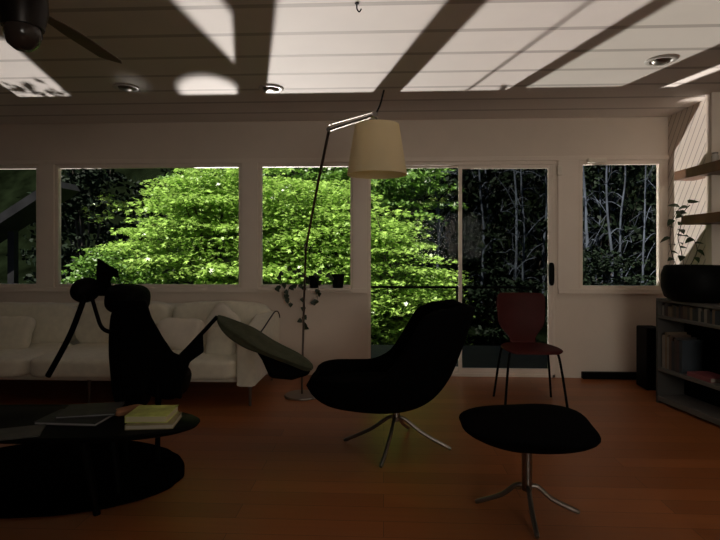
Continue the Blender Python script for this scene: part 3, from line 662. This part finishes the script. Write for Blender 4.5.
# ---------------------------------------------------------------- plants on the window sill
def pot(px, y, r, h, lab, squ=False):
    p = onY(px, 288, y); t = thing('potted_plant', lab, 'plant', (p.x, y, SILL + .0045), 0, 'potted plants on the window sill')
    q = bmesh.new(); lathe(q, [(0, 0), (r * .78, 0), (r, h), (r * 1.04, h), (r * 1.04, h + .008), (r * .9, h + .008), (r * .88, h * .8), (0, h * .8)], seg=28); obj('pot', q, M['black'], t); return t, p
t, p = pot(314, WY - .04, .052, .11, 'trailing ivy in a black pot on the sill, its vines hanging by the lamp pole')
q = bmesh.new(); lf = bmesh.new(); o_ = Vector((p.x, WY - .04, SILL + .0045))
for vp in ([(312, 280), (300, 284), (290, 286), (288, 298), (291, 303)], [(314, 278), (318, 284), (318, 295), (316, 303)], [(310, 280), (304, 290), (305, 310), (302, 320), (304, 327)], [(312, 278), (300, 272), (290, 270), (278, 276)], [(314, 278), (322, 272), (330, 277)], [(311, 279), (298, 277), (284, 283), (276, 287)]):
    yy = [WY - .05, WY - .10, WY - .125, WY - .125, WY - .125]
    pth = smoothpath([onY(a, b, yy[min(i, 4)]) - o_ for i, (a, b) in enumerate(vp)], 6); tube(q, pth, .0022, 5)
    for i in range(3, len(pth), 3):
        a = random.uniform(0, 6.28); leafbm(lf, pth[i], (math.cos(a), -.5, math.sin(a) - .3), (0, -1, .3), random.uniform(.04, .06), random.uniform(.035, .045))
v_ = obj('vines', q, M['bark'], t); obj('leaves', lf, M['leaf_house'], v_)
t, p = pot(338, WY - .04, .062, .125, 'small leafy plant in a tapered black pot at the right end of the sill')
lf = bmesh.new()
for k in range(16):
    a = random.uniform(0, 6.28); leafbm(lf, (math.cos(a) * .02, math.sin(a) * .02, .10), (math.cos(a), math.sin(a), random.uniform(.2, 1.2)), (0, 0, 1), random.uniform(.05, .085), .03)
obj('leaves', lf, M['leaf_house'], t)

# ---------------------------------------------------------------- outdoors
struct('trim_4', box(-7, 6, WY + .12, 7.25, -0.22, -0.10), M['deckwood'], smooth=False)
def terrain():
    q = bmesh.new(); nx, ny = 60, 40; G = []
    for j in range(ny + 1):
        y = 7.1 + j * (30 - 7.1) / ny; row = []
        for i in range(nx + 1):
            x = -26 + 52 * i / nx
            z = -0.5 + 0.25 * noise.noise(Vector((x * .5, y * .5, 0))) + (max(0, y - 15) ** 1.35) * .55
            row.append(q.verts.new((x, y, z)))
        G.append(row)
    for j in range(ny):
        for i in range(nx): q.faces.new((G[j][i], G[j][i + 1], G[j + 1][i + 1], G[j + 1][i]))
    return q
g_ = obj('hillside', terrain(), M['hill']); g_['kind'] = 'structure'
# deck railing
RYD = 6.95
t = thing('deck_railing', 'thin black railing along the edge of the deck outside', 'railing', (0, RYD, 0))
zr = onY(410, 286, RYD).z
obj('top_rail', box(-6.5, 2.0, -.02, .02, zr - .03, zr), M['black'], t, smooth=False)
for x in (-5.6, -3.95, -1.80, -0.33, 0.98, 1.98): obj('post', box(x - .02, x + .02, -.02, .02, -.10, zr - .03), M['black'], t, smooth=False)

LEAF5 = None
def leaf_template(kind):
    if kind == 'palm':   # five-lobed maple leaf
        v = [(0, 0)]; 
        for k, (a, l) in enumerate(((-100, .55), (-50, .85), (0, 1.0), (50, .85), (100, .55))):
            v += [(math.sin(R(a - 14)) * l * .45, .1 + math.cos(R(a - 14)) * l * .45), (math.sin(R(a)) * l, .1 + math.cos(R(a)) * l)]
        v.append((math.sin(R(114)) * .25, .1 + math.cos(R(114)) * .25))
        return [(a, b, -.12 * (a * a + b * b)) for a, b in v]
    return [(0, 0, 0), (-.28, .35, .06), (-.22, .75, .0), (0, 1.05, -.12), (.22, .75, .0), (.28, .35, .06)]
def foliage(name, pts, size, m, parent, kind='palm', tilt=0.5, jitter=.4):
    tv = np.array(leaf_template(kind)); n = len(pts); k = len(tv)
    yaw = rng.uniform(0, 2 * np.pi, n); ax = rng.normal(0, tilt, n); ay = rng.normal(0, tilt, n); s = size * rng.uniform(1 - jitter, 1 + jitter, n)
    cz, sz = np.cos(yaw), np.sin(yaw); cx, sx = np.cos(ax), np.sin(ax); cy, sy = np.cos(ay), np.sin(ay)
    V = np.repeat(tv[None], n, 0) * s[:, None, None]
    x, y, z = V[..., 0], V[..., 1], V[..., 2]
    x, y = x * cz[:, None] - y * sz[:, None], x * sz[:, None] + y * cz[:, None]
    y, z = y * cx[:, None] - z * sx[:, None], y * sx[:, None] + z * cx[:, None]
    x, z = x * cy[:, None] + z * sy[:, None], -x * sy[:, None] + z * cy[:, None]
    V = np.stack([x, y, z], -1) + np.asarray(pts)[:, None, :]
    me = bpy.data.meshes.new(name); me.vertices.add(n * k); me.vertices.foreach_set('co', V.reshape(-1).astype(np.float32))
    me.loops.add(n * k); me.loops.foreach_set('vertex_index', np.arange(n * k, dtype=np.int32))
    me.polygons.add(n); me.polygons.foreach_set('loop_start', np.arange(0, n * k, k, dtype=np.int32))
    try: me.polygons.foreach_set('loop_total', np.full(n, k, dtype=np.int32))
    except Exception: pass
    me.update(calc_edges=True); me.validate()
    return link(name, me, m, parent)
def sprays(cx, cy, cz, rx, ry, rz, nspray, nleaf, sr=.38, flat=.05, zmin=-9, shellb=.5):
    # layered sprays of leaves: each a flat drooping fan, as on a maple
    out = []; cen = []
    while len(cen) < nspray:
        u = rng.normal(0, 1, 3); u /= np.linalg.norm(u); r = rng.uniform(shellb, 1) 
        c = np.array([cx, cy, cz]) + u * r * np.array([rx, ry, rz])
        if c[2] < zmin: continue
        cen.append(c)
    for c in cen:
        k = nleaf; a = rng.uniform(0, 6.28, k); r = sr * np.sqrt(rng.uniform(0, 1, k)) * rng.uniform(.7, 1.3)
        p = np.stack([c[0] + r * np.cos(a) * 1.3, c[1] + r * np.sin(a), c[2] + rng.normal(0, flat * .5, k) - .5 * r * r], -1); out.append(p)
    return np.concatenate(out), cen
def tree(name, label, cat, base, blobs, leafm, size, bark=None, kind='palm', tilt=.5, trunk_r=.06, group=None, extra=None, sr=.38, branches=26):
    t = thing(name, label, cat, base, 0, group); bark = bark or M['bark']; P_ = []; cens = []
    for b in blobs:
        p_, c_ = sprays(*b, sr=sr); P_.append(p_); cens += c_
    if extra is not None: P_.append(np.asarray(extra))
    P_ = np.concatenate(P_) - np.array(base)
    foliage('foliage', P_, size, leafm, t, kind, tilt)
    q = bmesh.new(); fork = Vector((0, 0, max(.4, blobs[0][2] - base[2] - blobs[0][5] * .75)))
    tube(q, smoothpath([(0, 0, 0), fork * .5 + Vector((.04, 0, 0)), fork]), lerps([trunk_r, trunk_r * .8, trunk_r * .7], 17), 8)
    for c_ in random.sample(cens, min(branches, len(cens))):
        e_ = Vector(c_) - Vector(base); mid = fork.lerp(e_, .5) + Vector((0, 0, .12))
        pp = smoothpath([fork, mid, e_], 5); tube(q, pp, lerps([trunk_r * .45, .004], len(pp)), 6)
    obj('branches', q, bark, t); return t
GM = 'maples growing beyond the deck'
twig = np.concatenate([np.array(c_) + rng.normal(0, 1, (26, 3)) * np.array([.10, .09, .06]) for c_ in ((-3.10, 5.75, 1.80), (-2.95, 5.75, 1.70), (-3.20, 5.75, 1.60))])
twig2 = np.array((.52, 5.75, 1.74)) + rng.normal(0, 1, (22, 3)) * np.array([.07, .06, .045])
# twig with leaves close to the glass, above the deck
tree('maple_tree', 'bright lime green maple filling the wide left window', 'tree', (-3.2, 9.6, -.5),
     [(-3.25, 9.4, 1.2, 1.85, 1.0, 1.0, 110, 70), (-3.5, 9.3, 2.0, .95, .8, .7, 55, 70), (-2.7, 9.4, 1.7, 1.55, 1.1, 1.35, 110, 70), (-2.2, 8.8, .6, 1.2, .9, .7, 90, 55), (-2.5, 9.6, 2.0, 1.2, .8, .8, 50, 70)], M['leaf_lime'], .068, group=GM, tilt=.38, extra=twig)
tree('maple_tree', 'lime green maple in the narrow window behind the floor lamp', 'tree', (-1.0, 9.8, -.5),
     [(-1.2, 9.4, 1.35, 1.2, 1.1, 1.4, 150, 70), (-.9, 8.8, .4, .9, .8, .8, 90, 55)], M['leaf_lime'], .068, group=GM, tilt=.38)
tree('maple_tree', 'lush green maple behind the left half of the sliding door', 'tree', (.35, 9.4, -.5),
     [(.10, 9.2, .7, .9, .9, 1.4, 110, 70), (.75, 9.6, .1, .75, .8, .9, 100, 55)], M['leaf_lime'], .066, group=GM, tilt=.38, extra=twig2)
tree('maple_tree', 'darker green maple rising behind the lime green ones', 'tree', (-1.6, 12.0, -.5),
     [(-1.8, 11.6, 2.9, 3.0, 1.2, 1.7, 260, 60), (.3, 11.2, 2.6, 1.0, 1.0, 1.4, 90, 55)], M['leaf_green'], .085, group=GM, tilt=.6, trunk_r=.09)
# low shrubs in front
tree('shrub', 'low green shrub at the left edge of the deck, bottom left of the wide window', 'shrub', (-5.0, 9.0, -.5),
     [(-4.7, 8.9, .65, .95, .6, .65, 80, 50)], M['leaf_green'], .07, group='shrubs by the deck', kind='oval', trunk_r=.03, sr=.25)
# dark evergreens
ev = [(-7.6, 13, 3.0, 'far left behind the small left window'), (-5.0, 13.5, 3.2, 'behind the dark left corner of the wide window'), (1.9, 13.0, 3.0, 'behind the middle of the sliding door'), (3.7, 13.5, 3.0, 'behind the right half of the sliding door'),
      (5.6, 13.2, 2.6, 'behind the right window'), (-2.5, 15.5, 3.6, 'far back behind the maples'), (7.8, 14, 3, 'beyond the right edge of the right window')]
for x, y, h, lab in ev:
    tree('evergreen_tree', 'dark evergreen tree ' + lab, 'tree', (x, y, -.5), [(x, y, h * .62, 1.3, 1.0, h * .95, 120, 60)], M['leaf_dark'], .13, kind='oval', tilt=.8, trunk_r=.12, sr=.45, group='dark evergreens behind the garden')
tree('shrub', 'dark rounded bush in the lower part of the right window', 'shrub', (4.1, 10.2, -.5), [(4.1, 10.2, .55, .95, .6, .75, 90, 60)], M['leaf_dark'], .07, kind='oval', trunk_r=.04, sr=.25, group='shrubs by the deck')
tree('shrub', 'dark shrub seen through the right half of the sliding door', 'shrub', (1.9, 9.3, -.5), [(2.0, 9.3, .2, .8, .6, .7, 80, 55)], M['leaf_dark'], .08, kind='oval', trunk_r=.04, sr=.25, group='shrubs by the deck')
# bare pale trunks
def bare(x, y, h, r, lab):
    t = thing('bare_tree', lab, 'tree', (x, y, -.6), 0, 'pale bare trees in the woods'); q = bmesh.new(); tw = bmesh.new()
    lean = random.uniform(-.35, .35)
    pts = [(0, 0, 0)] + [(lean * (k / 6) + random.uniform(-.05, .05), random.uniform(-.05, .05), h * k / 6) for k in range(1, 7)]
    pth = smoothpath(pts, 4); tube(q, pth, lerps([r, r * .4], len(pth)), 8); obj('trunk', q, M['grey_bark'], t)
    for k in range(16):
        i = random.randrange(5, len(pth)); p_ = pth[i]; a = random.uniform(0, 6.28); l = random.uniform(.4, 1.1)
        e_ = p_ + Vector((math.cos(a) * l * .6, math.sin(a) * l * .4, l * random.uniform(-.2, .9)))
        pp = smoothpath([p_, p_.lerp(e_, .5) + Vector((0, 0, .08)), e_], 3); tube(tw, pp, lerps([r * .35, .004], len(pp)), 5)
        for _ in range(3):
            f_ = pp[random.randrange(2, len(pp))]; e2 = f_ + Vector((random.uniform(-.3, .3), random.uniform(-.2, .2), random.uniform(-.3, .3))); tube(tw, [f_, e2], [.006, .002], 4)
    obj('branches', tw, M['grey_bark'], t)
bt = [(4.0, 11.2, 'left of centre in the right window'), (4.45, 11.8, 'in the middle of the right window'), (4.9, 11.4, 'right of centre in the right window'), (5.3, 12.0, 'at the right side of the right window'), (4.2, 12.3, 'set back in the right window'), (5.6, 11.6, 'behind the right jamb of the right window'),
      (1.35, 12.0, 'left of the sliding door mullion'), (1.0, 12.2, 'above the green maple in the door glass'), (2.3, 12.0, 'just right of the sliding door mullion'), (2.9, 11.8, 'in the right half of the sliding door'), (3.3, 12.2, 'near the handle side of the sliding door')]
bt += [(3.75, 12.6, 'far left in the right window'), (4.65, 12.7, 'far back in the middle of the right window'), (5.05, 12.6, 'far back right of centre in the right window'), (5.5, 12.8, 'far back at the right of the right window'), (4.35, 10.9, 'nearest in the right window'), (1.2, 11.4, 'nearest to the maple in the door glass'), (2.65, 12.6, 'far back in the right half of the sliding door')]
for x, y, lab in bt: bare(x, y, random.uniform(4.5, 5.5), random.uniform(.022, .045), 'thin pale bare tree ' + lab)
# patio structure outside the small left window
p = onY(13, 250, 7.6)
t = thing('shed', 'grey shed corner with sloping roof edge seen through the small left window', 'shed', (p.x, 7.6, -.5))
obj('post', box(-.05, .05, -.05, .05, 0, 2.0), M['shed'], t, smooth=False)
q = bmesh.new(); bx(q, -1.2, 1.1, -.3, .3, -.06, .06, T(-.1, 0, 2.10, 0, -32)); obj('roof', q, M['shed'], t, smooth=False)
